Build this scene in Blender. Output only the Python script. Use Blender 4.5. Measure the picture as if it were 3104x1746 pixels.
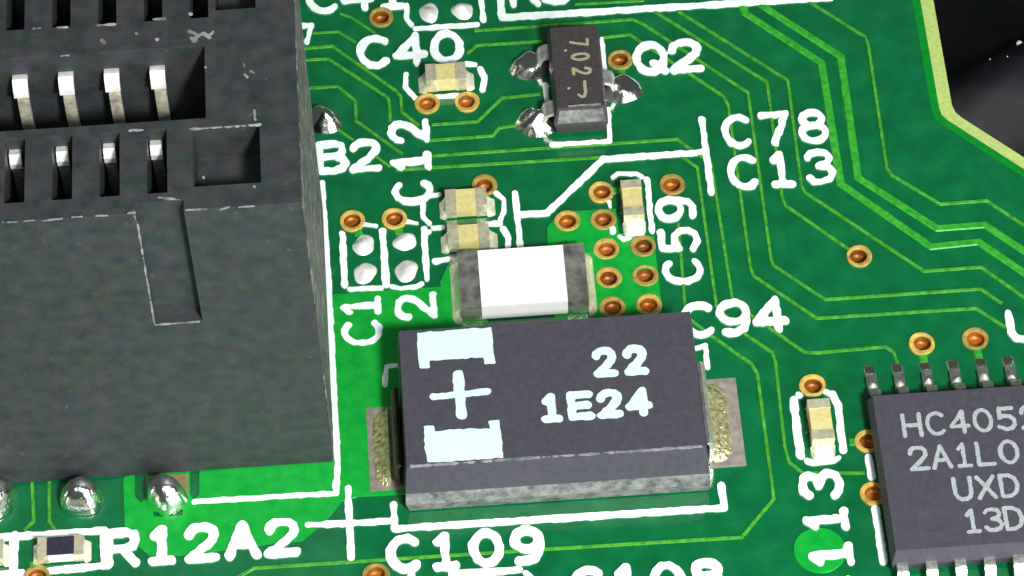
# Close-up of a green circuit board. 1 Blender unit = 1 mm; x right, y away from the viewer, z up; board top is z = 0.
import bpy, bmesh, math, random
import numpy as np
from mathutils import Vector, Matrix, geometry

scene = bpy.context.scene
for o in list(bpy.data.objects):
    bpy.data.objects.remove(o)
scene.unit_settings.system = 'METRIC'
scene.unit_settings.scale_length = 0.001
COL = scene.collection

# ------------------------------------------------------------------ camera
cam_d = bpy.data.cameras.new('camera')
cam_d.sensor_width = 36.0
cam_d.lens = 119.905
cam_d.clip_start = 1.0
cam_d.clip_end = 5000.0
cam = bpy.data.objects.new('camera', cam_d)
COL.objects.link(cam)
_r = Vector((0.99751429, -0.06729263, -0.02090318))
_u = Vector((0.0673035, 0.82202681, 0.56545748))
_f = Vector((0.02086815, 0.56545877, -0.82451252))
cam.matrix_world = Matrix(((_r.x, _u.x, -_f.x, -1.70547871), (_r.y, _u.y, -_f.y, -46.21291677),
                           (_r.z, _u.z, -_f.z, 67.38445067), (0, 0, 0, 1)))
scene.camera = cam

# ------------------------------------------------------------------ world and lamps
world = bpy.data.worlds.new('World')
scene.world = world
world.use_nodes = True
world.node_tree.nodes['Background'].inputs['Color'].default_value = (0.9, 1.0, 1.0, 1)
world.node_tree.nodes['Background'].inputs['Strength'].default_value = 0.065


def area_lamp(name, pos, target, size, power, color):
    d = bpy.data.lights.new(name, 'AREA')
    d.shape = 'DISK'
    d.size = size
    d.energy = power
    d.color = color
    o = bpy.data.objects.new(name, d)
    COL.objects.link(o)
    o.location = pos
    o.rotation_euler = (Vector(target) - Vector(pos)).to_track_quat('-Z', 'Y').to_euler()
    return o


area_lamp('key_lamp', (19, -54, 66), (0, 0, 0), 10, 90000, (1.0, 1.0, 0.97))
area_lamp('front_lamp', (58, -82, 34), (0, -2, 1), 76, 98000, (0.95, 1.0, 1.0))
area_lamp('solder_fill_lamp', (2, -70, 96), (0, -1, 0), 64, 30000, (0.96, 1.0, 1.0))  # unseen disk added behind the camera to whiten the solder
scene.view_settings.view_transform = 'Standard'
scene.view_settings.look = 'None'
scene.view_settings.exposure = 0.0
scene.view_settings.gamma = 1.0
scene.cycles.use_denoising = True
scene.cycles.max_bounces = 6

# ------------------------------------------------------------------ measured board data (mm)
VIAS = [(-2.75, 8.564), (-1.734, 5.707), (-0.736, 5.681), (3.168, 6.683), (-0.467, 3.087), (-3.736, 2.272), (-2.717, 2.256), (2.357, 2.633),
    (4.105, 2.723), (1.471, 1.842), (2.344, 1.811), (2.341, 0.939), (3.234, 0.946), (2.336, 0.096), (3.212, 0.077), (2.35, -0.779), (3.223,
    -0.771), (8.386, 0.232), (9.535, -2.398), (10.812, -2.356), (6.833, -3.355), (7.936, -4.982), (7.874, -6.405), (-3.608, -7.639),
    (-11.299, -7.082)]
TRACES = [(0.2, [(6.388, 8.221), (6.46, 7.931), (8.182, 6.199), (8.21, 2.423), (10.149, 0.379), (11.304, 0.43), (12.323, -0.63)]), (0.2,
    [(6.87, 8.18), (8.682, 6.36), (8.646, 2.58), (10.359, 0.907), (11.529, 0.915), (12.421, 0.004)]), (0.085, [(8.08, 8.191), (9.379,
    6.915), (9.419, 6.651), (9.386, 2.798), (9.479, 2.575), (10.543, 1.61), (11.667, 1.624), (12.535, 0.748)]), (0.085, [(4.784, 8.121),
    (7.282, 5.704), (7.244, 2.46), (7.305, 2.241), (9.882, -0.327), (11.247, -0.315), (12.214, -1.34)]), (0.085, [(4.187, 8.171), (6.758,
    5.693), (6.737, 2.117), (6.797, 1.878), (8.386, 0.232)]), (0.085, [(-0.416, 7.938), (3.59, 7.969), (3.831, 7.816), (6.249, 5.406),
    (6.264, 0.344), (6.295, 0.154), (7.425, -0.948), (11.155, -0.946), (11.595, -1.408)]), (0.085, [(2.807, 7.445), (3.479, 7.491), (5.613,
    5.365), (5.719, 5.07), (5.747, 0.137), (5.788, -0.115), (7.164, -1.466), (10.96, -1.49), (12.158, -2.656)]), (0.085, [(4.145, 1.567),
    (4.076, -0.736), (4.117, -1.212), (4.63, -1.773), (5.476, -2.619), (5.586, -2.908), (5.591, -6.346), (4.746, -7.301), (0.254, -7.258),
    (-6.372, -7.228), (-6.771, -7.446)]), (0.085, [(-2.601, 3.736), (2.321, 3.705), (4.379, 3.604), (4.767, 3.209), (4.82, -0.928), (5.426,
    -1.788), (5.999, -2.345), (6.043, -2.61), (6.0, -4.931), (6.045, -5.383), (6.341, -5.714), (7.757, -5.827)]), (0.085, [(-1.685, 4.094),
    (2.804, 4.099), (4.359, 4.105), (4.583, 3.853), (5.114, 3.319), (5.22, -0.75), (5.594, -1.228), (6.751, -2.391), (7.038, -2.444),
    (8.679, -2.402), (8.851, -2.576), (8.898, -2.871)]), (0.085, [(-0.643, 7.222), (-0.387, 7.464), (1.266, 7.457)]), (0.085, [(-1.655,
    5.053), (-0.524, 5.056), (0.132, 5.738), (1.099, 5.786)]), (0.085, [(-1.772, 4.57), (-0.17, 4.587), (0.003, 4.813), (0.413, 4.864)]),
    (0.07, [(-3.794, 8.786), (-3.522, 8.644), (-2.922, 8.075)]), (0.07, [(-4.485, 8.207), (-3.863, 8.199), (-3.418, 7.808)]), (0.085,
    [(-4.777, 7.731), (-4.018, 7.741), (-2.483, 6.186), (-2.378, 6.005), (-2.379, 5.518), (-1.972, 5.057)]), (0.085, [(-4.79, 7.352),
    (-4.148, 7.356), (-2.74, 6.035), (-2.678, 5.915), (-2.675, 5.258)]), (0.085, [(-4.819, 6.454), (-3.93, 6.452), (-3.517, 5.957), (-3.52,
    5.328), (-3.368, 5.179), (-2.421, 4.211)]), (0.07, [(-4.091, 5.211), (-3.613, 4.732)]), (0.07, [(-3.095, 4.211), (-2.752, 3.847)]),
    (0.07, [(2.182, 8.579), (3.943, 8.549)]), (0.085, [(-11.445, -4.483), (-11.389, -5.589), (-11.616, -5.814)]), (0.085, [(-11.044,
    -4.515), (-11.034, -5.618), (-10.885, -5.872)]), (0.2, [(7.507, -4.961), (7.912, -4.98)]), (0.2, [(9.535, -2.398), (9.524, -2.922)]),
    (0.2, [(10.812, -2.356), (10.829, -2.912)]), (0.2, [(-3.736, 2.272), (-3.577, 1.837)]), (0.2, [(-2.717, 2.256), (-2.605, 1.811)]), (0.2,
    [(3.168, 6.683), (3.184, 6.202)]), (0.28, [(-11.299, -7.082), (-11.33, -6.657)]), (0.2, [(2.357, 2.633), (2.84, 2.675)]), (0.2, [(6.833,
    -3.355), (6.88, -3.775)])]
POUR_MAIN = [(-4.29, 0.147), (-1.699, 0.16), (-1.709, 0.294), (-1.512, 0.758), (-0.632, 1.038), (-0.642, -1.387), (-2.283, -5.554), (-3.96,
    -5.53), (-4.288, -5.609), (-4.597, -6.023), (-5.233, -6.6), (-6.046, -6.632), (-7.89, -6.773), (-8.741, -6.722), (-9.03, -6.406),
    (-9.299, -5.878), (-9.326, -4.603), (-8.311, -3.991), (-4.789, -3.838)]
POUR_MAIN_HOLES = [[(-9.062, -4.427), (-8.809, -4.447), (-8.814, -5.185), (-8.92, -5.299), (-9.065, -5.116)], [(-7.786, -4.529), (-7.565,
    -4.522), (-7.575, -5.187), (-7.703, -5.299), (-7.795, -5.169)], [(-8.649, -5.553), (-7.958, -5.559), (-7.981, -5.716), (-8.629, -5.7)]]
POUR_VIAS = [(0.973, 1.706), (1.337, 2.126), (2.669, 2.112), (2.684, 1.375), (3.524, 1.22), (3.519, 0.802), (3.518, -0.874), (3.511,
    -1.189), (0.954, -1.111), (0.937, 1.176)]
DOT = (6.481, -7.782)
SILK_LINES = [(0.15, [(-4.436, 3.472), (-4.385, 0.581), (-4.363, -4.594), (-4.428, -5.409), (-7.683, -5.374)]), (0.16, [(-5.095, -6.201),
    (-3.217, -6.242)]), (0.16, [(-4.15, -5.289), (-4.152, -7.154)]), (0.17, [(-3.123, -5.812), (-3.122, -6.455), (4.436, -6.499), (4.423,
    -5.892)]), (0.13, [(4.209, -2.089), (4.448, -2.038), (4.427, -2.64)]), (0.12, [(-3.168, -2.532), (-3.105, -2.019), (-2.775, -2.0)]),
    (0.14, [(-2.207, 6.684), (-2.25, 6.282), (-2.018, 5.917)]), (0.13, [(-0.686, 6.89), (-0.46, 6.842)]), (0.15, [(-0.354, 6.702), (-0.268,
    6.434), (-0.327, 6.035)]), (0.13, [(-1.497, 5.888), (-0.995, 5.904)]), (0.14, [(-2.085, 8.91), (-2.109, 8.436), (-2.002, 8.249)]),
    (0.13, [(-1.905, 8.122), (-0.335, 8.123)]), (0.16, [(-0.181, 9.108), (-0.176, 8.258)]), (0.19, [(0.317, 9.487), (0.297, 8.292), (3.595,
    8.281), (8.646, 8.238)]), (0.11, [(2.77, 7.404), (2.754, 6.383)]), (0.1, [(2.657, 5.9), (2.628, 5.271)]), (0.13, [(2.731, 5.148),
    (2.708, 4.164), (1.278, 4.17)]), (0.12, [(1.244, 6.047), (1.251, 5.529)]), (0.17, [(5.023, 4.664), (5.034, 2.411)]), (0.17, [(4.944,
    3.641), (2.495, 3.634), (0.992, 2.114), (0.283, 2.131)]), (0.15, [(0.26, 2.778), (0.283, 1.122)]), (0.1, [(-1.829, 2.869), (-1.594,
    2.891)]), (0.13, [(-1.99, 2.772), (-2.019, 2.226), (-1.884, 2.051)]), (0.13, [(-0.194, 2.816), (-0.018, 2.609), (-0.042, 2.254),
    (-0.133, 2.043)]), (0.13, [(-0.474, 1.921), (-0.164, 1.909)]), (0.15, [(-2.011, 1.906), (-2.025, 0.4)]), (0.15, [(-1.78, 1.887),
    (-1.557, 1.91)]), (0.15, [(-0.086, 1.72), (0.006, 1.442), (-0.022, 1.174)]), (0.14, [(-1.789, 0.915), (-1.479, 0.957)]), (0.12,
    [(-1.977, 1.727), (-1.884, 1.801)]), (0.16, [(-3.992, 1.906), (-3.997, 0.388)]), (0.18, [(-3.018, 1.908), (-3.003, 0.333)]), (0.1,
    [(-3.451, 2.147), (-3.166, 2.07)]), (0.1, [(-2.43, 2.159), (-2.169, 2.069)]), (0.12, [(-2.875, 0.257), (-2.66, 0.186), (-2.288, 0.195),
    (-2.141, 0.276)]), (0.12, [(-3.881, 0.259), (-3.138, 0.246)]), (0.13, [(2.693, 3.047), (2.803, 3.163), (3.259, 3.125), (3.383, 3.018)]),
    (0.14, [(3.51, 2.938), (3.49, 1.363)]), (0.13, [(2.53, 2.302), (2.541, 2.178)]), (0.13, [(2.537, 1.523), (2.544, 1.414)]), (0.13,
    [(2.686, 1.267), (2.789, 1.177), (2.914, 1.221)]), (0.19, [(6.344, -3.703), (6.335, -5.246)]), (0.18, [(7.272, -3.635), (7.366, -3.957),
    (7.336, -5.187)]), (0.13, [(6.469, -3.57), (6.512, -3.616)]), (0.13, [(7.125, -3.551), (7.214, -3.615)]), (0.14, [(6.472, -5.403),
    (6.584, -5.468), (7.013, -5.475), (7.216, -5.379)]), (0.19, [(7.881, -5.419), (7.908, -5.951)]), (0.19, [(7.871, -6.804), (7.881,
    -8.19)]), (0.18, [(-12.781, -5.963), (-9.758, -5.974)]), (0.2, [(-11.823, -5.942), (-11.828, -6.949)]), (0.18, [(-12.76, -6.935),
    (-11.642, -6.952)]), (0.18, [(-9.769, -5.997), (-9.758, -6.899), (-11.042, -6.94)]), (0.17, [(-1.885, -7.736), (-0.35, -7.758)]), (0.15,
    [(-0.217, -7.858), (-0.088, -8.009)]), (0.14, [(-2.79, -7.684), (-2.831, -7.811)]), (0.13, [(-4.8, 8.455), (-4.523, 8.447), (-4.656,
    7.912)])]
LABELS = [('C40', (-3.43, 6.946), (-0.709, 6.892), (-3.42, 8.029), 0.1, 0.8), ('Q2', (3.48, 6.183), (5.256, 6.115), (3.561, 7.243), 0.1,
    0.86), ('B2', (-4.56, 3.76), (-2.938, 3.703), (-4.558, 4.769), 0.09, 0.8), ('C12', (-1.753, 2.642), (-1.686, 5.252), (-2.784, 2.714),
    0.09, 0.72), ('C1', (-3.149, -1.402), (-3.14, 0.119), (-4.151, -1.321), 0.085, 0.75), ('2', (-1.811, -0.755), (-1.812, 0.005), (-2.843,
    -0.67), 0.085, 0.68), ('C59', (4.592, -0.262), (4.675, 2.391), (3.56, -0.185), 0.09, 0.76), ('C78', (5.468, 3.722), (8.12, 3.632),
    (5.542, 4.786), 0.088, 0.72), ('C13', (5.473, 2.426), (8.146, 2.411), (5.533, 3.508), 0.088, 0.72), ('C94', (3.919, -1.809), (6.487,
    -1.832), (4.009, -0.757), 0.095, 0.8), ('C109', (-3.354, -7.611), (0.278, -7.673), (-3.337, -6.595), 0.105, 0.8), ('C108', (0.747,
    -8.745), (4.267, -8.85), (0.761, -7.746), 0.1, 0.8), ('R12A2', (-9.779, -6.957), (-5.284, -7.028), (-9.81, -5.922), 0.105, 0.8),
    ('C113', (7.229, -9.271), (7.249, -5.661), (6.169, -9.201), 0.098, 0.76), ('U', (11.607, -2.554), (12.412, -2.541), (11.673, -1.617),
    0.085, 0.8), ('C41', (-4.65, 8.814), (-1.999, 8.783), (-4.647, 9.953), 0.09, 0.8), ('R5', (0.526, 8.6), (2.134, 8.559), (0.567, 9.737),
    0.09, 0.8)]
IC_MARKS = [('HC4052', (8.626, -5.508), (11.823, -5.515), (8.665, -4.852)), ('2A1L0', (8.659, -6.407), (11.201, -6.41), (8.713, -5.743)),
    ('UXD', (9.551, -7.256), (11.075, -7.31), (9.595, -6.613)), ('13D', (9.65, -8.119), (11.049, -8.166), (9.695, -7.476))]
IC_DIMPLE = (8.972, -7.724)
CAP_MARKS = [('22', (1.657, -3.768), (2.949, -3.769), (1.695, -2.934)), ('1E24', (0.321, -4.877), (2.94, -4.898), (0.303, -4.084))]
CAP_POLYS = [[(-2.326, -2.196), (-0.591, -2.176), (-0.578, -3.158), (-0.806, -3.171), (-0.832, -2.992), (-2.083, -2.99), (-2.074, -3.172),
    (-2.32, -3.184)], [(-2.309, -4.762), (-2.072, -4.745), (-2.036, -4.903), (-0.823, -4.926), (-0.83, -4.748), (-0.567, -4.725), (-0.558,
    -5.736), (-2.285, -5.728)]]
CAP_PLUS = [(0.085, [(-2.042, -3.984), (-0.798, -3.941)]), (0.125, [(-1.444, -3.413), (-1.426, -4.501)])]
Q_MARKS = [('702', (1.915, 6.68), (1.855, 5.524), (2.405, 6.648)), ('j', (1.948, 5.357), (1.916, 4.809), (2.272, 5.33))]
Q_DOTS = [(1.775, 6.325), (1.767, 5.139)]
SPECKS_TOP = [(0.05, [(-6.67, 0.63)]), (0.07, [(-6.669, -0.034), (-6.604, -0.096)]), (0.06, [(-6.536, 0.025), (-6.403, 0.07), (-6.296,
    -0.051)]), (0.035, [(-6.71, 0.153), (-6.601, 0.087)]), (0.04, [(-6.239, 0.057), (-6.205, 0.11)]), (0.045, [(-5.587, -0.782), (-5.557,
    -0.896)]), (0.05, [(-5.551, -1.118), (-5.509, -1.177)]), (0.04, [(-5.419, -1.046), (-5.354, -1.079)]), (0.035, [(-8.601, 0.087),
    (-8.535, -0.003)]), (0.04, [(-9.476, -0.274), (-9.301, -0.275)]), (0.03, [(-10.054, 0.519), (-9.9, 0.521)]), (0.025, [(-9.548, 0.511),
    (-9.328, 0.509)]), (0.025, [(-8.733, 0.507), (-8.292, 0.49)]), (0.03, [(-7.587, 0.566), (-7.256, 0.552)]), (0.03, [(-5.379, -2.094),
    (-5.374, -2.339)]), (0.035, [(-6.466, -3.76)]), (0.03, [(-5.428, -4.071)]), (0.03, [(-8.162, -0.035), (-8.118, -0.15)]), (0.03,
    [(-7.393, -0.015)]), (0.025, [(-7.853, 0.193)]), (0.02, [(-6.375, -0.855)])]
EDGE_TOP = [(0.05, [(-6.746, -2.474), (-5.259, -2.479)]), (0.035, [(-7.408, -4.197), (-6.984, -4.298)]), (0.03, [(-7.995, -2.405), (-7.715,
    -2.415)])]
EDGE_FRONT = [(0.05, [(-10.64, 10.309999999999999), (-10.35, 10.29)]), (0.03, [(-10.2, 10.299999999999999), (-9.98, 10.309999999999999)]),
    (0.05, [(-9.84, 10.27), (-9.41, 10.299999999999999)]), (0.03, [(-9.2, 10.33), (-8.99, 10.32)]), (0.045, [(-8.71, 10.32), (-8.46,
    10.299999999999999)]), (0.075, [(-8.04, 10.34), (-7.91, 10.34)]), (0.055, [(-6.85, 10.309999999999999), (-6.43, 10.299999999999999)]),
    (0.06, [(-6.14, 10.25), (-5.96, 10.32)]), (0.045, [(-5.75, 10.29), (-5.44, 10.29)]), (0.045, [(-7.89, 9.92), (-7.94, 6.2)]), (0.06,
    [(-7.92, 6.180000000000001), (-6.98, 6.19)]), (0.03, [(-7.92, 10.229999999999999), (-7.9, 10.01)])]
RIDGE = [(13.611, 14.163), (15.973, 15.305)]
GLINTS = [(15.969, 16.17), (14.949, 15.423), (15.387, 15.161), (14.477, 13.011), (15.395, 16.828)]

# ------------------------------------------------------------------ materials
MATS = {}


def mat(name, col, rough=0.5, metal=0.0, var=0.0, scale=8.0, chroma=0.0, bump=0.0, bscale=40.0, spots=None, spec=0.5,
        coat=0.0, rvar=0.0, rnd=0.0):
    m = bpy.data.materials.new(name)
    m.use_nodes = True
    nt = m.node_tree
    N, K = nt.nodes, nt.links
    b = N['Principled BSDF']
    b.inputs['Roughness'].default_value = rough
    b.inputs['Metallic'].default_value = metal
    b.inputs['Specular IOR Level'].default_value = spec
    b.inputs['Coat Weight'].default_value = coat
    b.inputs['Coat Roughness'].default_value = 0.08
    b.inputs['Base Color'].default_value = (*col, 1)
    geo = N.new('ShaderNodeNewGeometry')
    out = None
    if var or chroma:
        n1 = N.new('ShaderNodeTexNoise')
        n1.inputs['Scale'].default_value = scale
        n1.inputs['Detail'].default_value = 4
        K.new(geo.outputs['Position'], n1.inputs['Vector'])
        # value variation: col * (1 + var*(n-0.5)*2)
        mr = N.new('ShaderNodeMapRange')
        mr.inputs['From Min'].default_value = 0.3
        mr.inputs['From Max'].default_value = 0.7
        mr.inputs['To Min'].default_value = 1 - var
        mr.inputs['To Max'].default_value = 1 + var
        K.new(n1.outputs['Fac'], mr.inputs['Value'])
        mul = N.new('ShaderNodeVectorMath')
        mul.operation = 'SCALE'
        mul.inputs[0].default_value = col
        K.new(mr.outputs['Result'], mul.inputs['Scale'])
        out = mul.outputs['Vector']
        if chroma:
            sub = N.new('ShaderNodeVectorMath')
            sub.operation = 'MULTIPLY_ADD'
            K.new(n1.outputs['Color'], sub.inputs[0])
            sub.inputs[1].default_value = (chroma,) * 3
            sub.inputs[2].default_value = (-chroma / 2,) * 3
            add = N.new('ShaderNodeVectorMath')
            add.operation = 'ADD'
            K.new(out, add.inputs[0])
            K.new(sub.outputs['Vector'], add.inputs[1])
            mx = N.new('ShaderNodeVectorMath')
            mx.operation = 'MAXIMUM'
            K.new(add.outputs['Vector'], mx.inputs[0])
            mx.inputs[1].default_value = (0.001,) * 3
            out = mx.outputs['Vector']
    if spots:
        # (colour, noise scale, low, high): dust, scuffs and residue with a shape of their own
        scol, ss, lo, hi = spots
        n2 = N.new('ShaderNodeTexNoise')
        n2.inputs['Scale'].default_value = ss
        n2.inputs['Detail'].default_value = 6
        n2.inputs['Roughness'].default_value = 0.65
        K.new(geo.outputs['Position'], n2.inputs['Vector'])
        r2 = N.new('ShaderNodeMapRange')
        r2.inputs['From Min'].default_value = lo
        r2.inputs['From Max'].default_value = hi
        K.new(n2.outputs['Fac'], r2.inputs['Value'])
        mix = N.new('ShaderNodeMix')
        mix.data_type = 'RGBA'
        K.new(r2.outputs['Result'], mix.inputs['Factor'])
        if out is not None:
            K.new(out, mix.inputs['A'])
        else:
            mix.inputs['A'].default_value = (*col, 1)
        mix.inputs['B'].default_value = (*scol, 1)
        out = mix.outputs['Result']
    if out is not None:
        K.new(out, b.inputs['Base Color'])
    if rvar:
        n4 = N.new('ShaderNodeTexNoise')
        n4.inputs['Scale'].default_value = 3.0
        n4.inputs['Detail'].default_value = 5
        K.new(geo.outputs['Position'], n4.inputs['Vector'])
        r4 = N.new('ShaderNodeMapRange')
        r4.inputs['From Min'].default_value = 0.3
        r4.inputs['From Max'].default_value = 0.7
        r4.inputs['To Min'].default_value = max(0.02, rough - rvar)
        r4.inputs['To Max'].default_value = rough + rvar
        K.new(n4.outputs['Fac'], r4.inputs['Value'])
        K.new(r4.outputs['Result'], b.inputs['Roughness'])
    if bump:
        n3 = N.new('ShaderNodeTexNoise')
        n3.inputs['Scale'].default_value = bscale
        n3.inputs['Detail'].default_value = 5
        K.new(geo.outputs['Position'], n3.inputs['Vector'])
        bp = N.new('ShaderNodeBump')
        bp.inputs['Strength'].default_value = bump
        bp.inputs['Distance'].default_value = 0.05
        K.new(n3.outputs['Fac'], bp.inputs['Height'])
        K.new(bp.outputs['Normal'], b.inputs['Normal'])
    if rnd:
        oi = N.new('ShaderNodeObjectInfo')
        rr = N.new('ShaderNodeMapRange')
        rr.inputs['To Min'].default_value = 1 - rnd
        rr.inputs['To Max'].default_value = 1 + rnd * 0.5
        K.new(oi.outputs['Random'], rr.inputs['Value'])
        sc = N.new('ShaderNodeVectorMath')
        sc.operation = 'SCALE'
        K.new(out, sc.inputs[0])
        K.new(rr.outputs['Result'], sc.inputs['Scale'])
        K.new(sc.outputs['Vector'], b.inputs['Base Color'])
    MATS[name] = m
    return m


M_MASK = mat('solder_mask_green', (0.0005, 0.128, 0.037), 0.14, var=0.2, scale=1.6, chroma=0.02, bump=0.05, bscale=10, rvar=0.05, spec=0.6, coat=1.0)
M_EDGE = mat('solder_mask_over_laminate', (0.003, 0.22, 0.02), 0.25, var=0.15, scale=5)
M_POUR = mat('solder_mask_over_copper', (0.006, 0.33, 0.036), 0.26, var=0.12, scale=3, chroma=0.02, bump=0.05, bscale=14)
M_TRACE = mat('solder_mask_over_track', (0.065, 0.31, 0.03), 0.3, var=0.35, scale=6, chroma=0.05, bump=0.1, bscale=20)
M_WIDE = mat('solder_mask_over_wide_track', (0.035, 0.33, 0.03), 0.3, var=0.25, scale=6, chroma=0.05, bump=0.1, bscale=20)
M_LAM = mat('bare_laminate', (0.42, 0.54, 0.16), 0.6, var=0.12, scale=12, chroma=0.05)
M_SILK = mat('white_silkscreen_ink', (0.84, 0.95, 0.92), 0.6, var=0.10, scale=6)
M_GOLD = mat('gold_plated_copper', (0.56, 0.38, 0.09), 0.55, metal=0.1, var=0.3, scale=7, bump=0.3, rnd=0.45)
M_BARREL = mat('copper_barrel', (0.36, 0.12, 0.012), 0.45, metal=0.3, var=0.3, scale=9, rnd=0.4)
M_TIN = mat('tin', (0.88, 0.86, 0.80), 0.36, metal=0.85, var=0.25, scale=5, bump=0.4, bscale=5)
M_CONTACT = mat('plated_contact', (0.80, 0.76, 0.60), 0.45, metal=0.6, var=0.4, scale=5, chroma=0.1, bump=0.4, bscale=6)
M_CHIPTIN = mat('warm_tin', (0.82, 0.77, 0.55), 0.36, metal=0.6, var=0.22, scale=7, bump=0.3, bscale=7)
M_SOLDER = mat('shiny_solder', (0.92, 0.91, 0.88), 0.17, metal=1.0, var=0.06, scale=5, bump=0.75, bscale=3.0)
M_LEAD = mat('lead_metal', (0.66, 0.68, 0.62), 0.34, metal=0.9, var=0.3, scale=9, chroma=0.1, bump=0.4, bscale=8)
M_FUSETIN = mat('mottled_fuse_end', (0.70, 0.67, 0.60), 0.28, metal=0.85, var=0.5, scale=3.2, chroma=0.12, bump=1.2, bscale=3,
                spots=((0.92, 0.90, 0.82), 2.6, 0.55, 0.7))
M_CHIPSOLDER = mat('yellowish_chip_solder', (0.92, 0.90, 0.66), 0.3, metal=0.5, var=0.2, scale=7, bump=0.4, bscale=6)
M_PADSOLDER = mat('bright_pad_solder', (0.98, 0.97, 0.95), 0.3, metal=0.35, var=0.1, scale=7, bump=0.3, bscale=5)
M_SHADETERM = mat('shaded_terminal', (0.10, 0.085, 0.045), 0.35, metal=0.7, var=0.4, scale=4, bump=0.3, bscale=5)  # shadow at the capacitor's left end put into the metal colour
M_TANPAD = mat('tan_pad', (0.30, 0.22, 0.10), 0.45, metal=0.3, var=0.3, scale=4, bump=0.3, bscale=6)
M_PAD = mat('dull_pad', (0.34, 0.31, 0.27), 0.5, metal=0.4, var=0.25, scale=5, bump=0.3, bscale=6)
M_GRAIN = mat('grainy_solder', (0.90, 0.80, 0.44), 0.3, metal=0.8, var=0.5, scale=9, bump=1.6, bscale=7)
M_CERAMIC = mat('tan_ceramic', (0.62, 0.54, 0.23), 0.36, var=0.12, scale=9, chroma=0.03)
M_WHITE = mat('white_ceramic', (0.93, 0.93, 0.93), 0.5)
M_PLASTIC = mat('black_connector_plastic', (0.035, 0.040, 0.042), 0.5, var=0.2, scale=2.6, chroma=0.035, bump=0.2, bscale=14,
                spots=((0.17, 0.17, 0.16), 3.0, 0.66, 0.82), spec=0.4)
M_PKG = mat('dark_moulded_epoxy', (0.058, 0.055, 0.072), 0.52, var=0.1, scale=7, chroma=0.02, bump=0.15, bscale=40, spec=0.4)
M_PKG_LOW = mat('dark_epoxy_with_residue', (0.085, 0.09, 0.09), 0.5, var=0.3, scale=6, chroma=0.03, bump=0.4, bscale=18,
                spots=((0.30, 0.31, 0.29), 3.0, 0.36, 0.72))
M_SCUFF_HIGHLIGHT = mat('pale_scuff_and_edge_highlight', (0.22, 0.23, 0.22), 0.6, var=0.6, scale=2.4, chroma=0.12)  # shared by real scuffs and by highlights painted along edges
M_GLINT = mat('case_edge_glint', (0.22, 0.22, 0.25), 0.4, var=0.5, scale=2.5, chroma=0.14)  # painted glint for the capacitor's top edge
M_QPKG = mat('brown_black_epoxy', (0.052, 0.044, 0.046), 0.5, var=0.15, scale=7, chroma=0.02, bump=0.15, bscale=40,
             spots=((0.16, 0.16, 0.14), 4.0, 0.62, 0.75), spec=0.4)
M_WORN = mat('scuffed_connector_end', (0.065, 0.072, 0.068), 0.6, var=0.5, scale=1.8, chroma=0.06, bump=0.4, bscale=8,
             spots=((0.36, 0.37, 0.32), 2.4, 0.50, 0.72))
M_PAINT = mat('pale_cap_print', (0.60, 0.77, 0.80), 0.6, var=0.10, scale=30)
M_LASER = mat('grey_laser_mark', (0.34, 0.37, 0.39), 0.6, var=0.2, scale=20)
M_QMARK = mat('yellowish_laser_mark', (0.34, 0.32, 0.20), 0.6, var=0.2, scale=25)
M_RES = mat('black_resistor_glaze', (0.03, 0.028, 0.05), 0.3, var=0.2, scale=10, chroma=0.02)
M_ALUM = mat('resistor_ceramic', (0.75, 0.80, 0.72), 0.5, var=0.1, scale=10)
M_SPECKGLINT = mat('pale_glint', (0.8, 0.7, 0.72), 0.6)
M_BACK = mat('black_backdrop', (0.005, 0.0042, 0.006), 0.5, var=0.4, scale=0.3, chroma=0.006, bump=0.3, bscale=0.5,
             spots=((0.010, 0.009, 0.013), 0.09, 0.5, 0.72), spec=0.3)


# ------------------------------------------------------------------ object helpers
def tag(o, label, cat, group=None, kind=None):
    if label:
        o['label'] = label
    if cat:
        o['category'] = cat
    if group:
        o['group'] = group
    if kind:
        o['kind'] = kind
    return o


def thing(name, label, cat, loc=(0, 0, 0), rotz=0.0, group=None):
    o = bpy.data.objects.new(name, None)
    o.empty_display_size = 0.3
    COL.objects.link(o)
    o.location = loc
    o.rotation_euler = (0, 0, rotz)
    return tag(o, label, cat, group)


def link_mesh(name, me, m, parent=None, loc=(0, 0, 0), rot=(0, 0, 0), label=None):
    if m is not None and not me.materials:
        me.materials.append(m)
    o = bpy.data.objects.new(name, me)
    COL.objects.link(o)
    o.location = loc
    o.rotation_euler = rot
    if parent is not None:
        o.parent = parent
    if label:
        o['label'] = label
    return o


def bm_obj(name, bm, m, parent=None, loc=(0, 0, 0), rot=(0, 0, 0), smooth=0.0, label=None):
    bmesh.ops.recalc_face_normals(bm, faces=bm.faces)
    me = bpy.data.meshes.new(name)
    bm.to_mesh(me)
    bm.free()
    if smooth:
        me.polygons.foreach_set('use_smooth', [True] * len(me.polygons))
        if smooth < 3:
            me.set_sharp_from_angle(angle=smooth)
    return link_mesh(name, me, m, parent, loc, rot, label)


def box(bm, x0, x1, y0, y1, z0, z1):
    vs = [bm.verts.new(p) for p in ((x0, y0, z0), (x1, y0, z0), (x1, y1, z0), (x0, y1, z0),
                                    (x0, y0, z1), (x1, y0, z1), (x1, y1, z1), (x0, y1, z1))]
    for f in ((3, 2, 1, 0), (4, 5, 6, 7), (0, 1, 5, 4), (1, 2, 6, 5), (2, 3, 7, 6), (3, 0, 4, 7)):
        bm.faces.new([vs[i] for i in f])
    return vs


def bevel(bm, off, seg=2, ang=0.35):
    es = [e for e in bm.edges if len(e.link_faces) == 2 and e.calc_face_angle(0) > ang]
    bmesh.ops.bevel(bm, geom=es, offset=off, segments=seg, profile=0.5, affect='EDGES', clamp_overlap=True)


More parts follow.
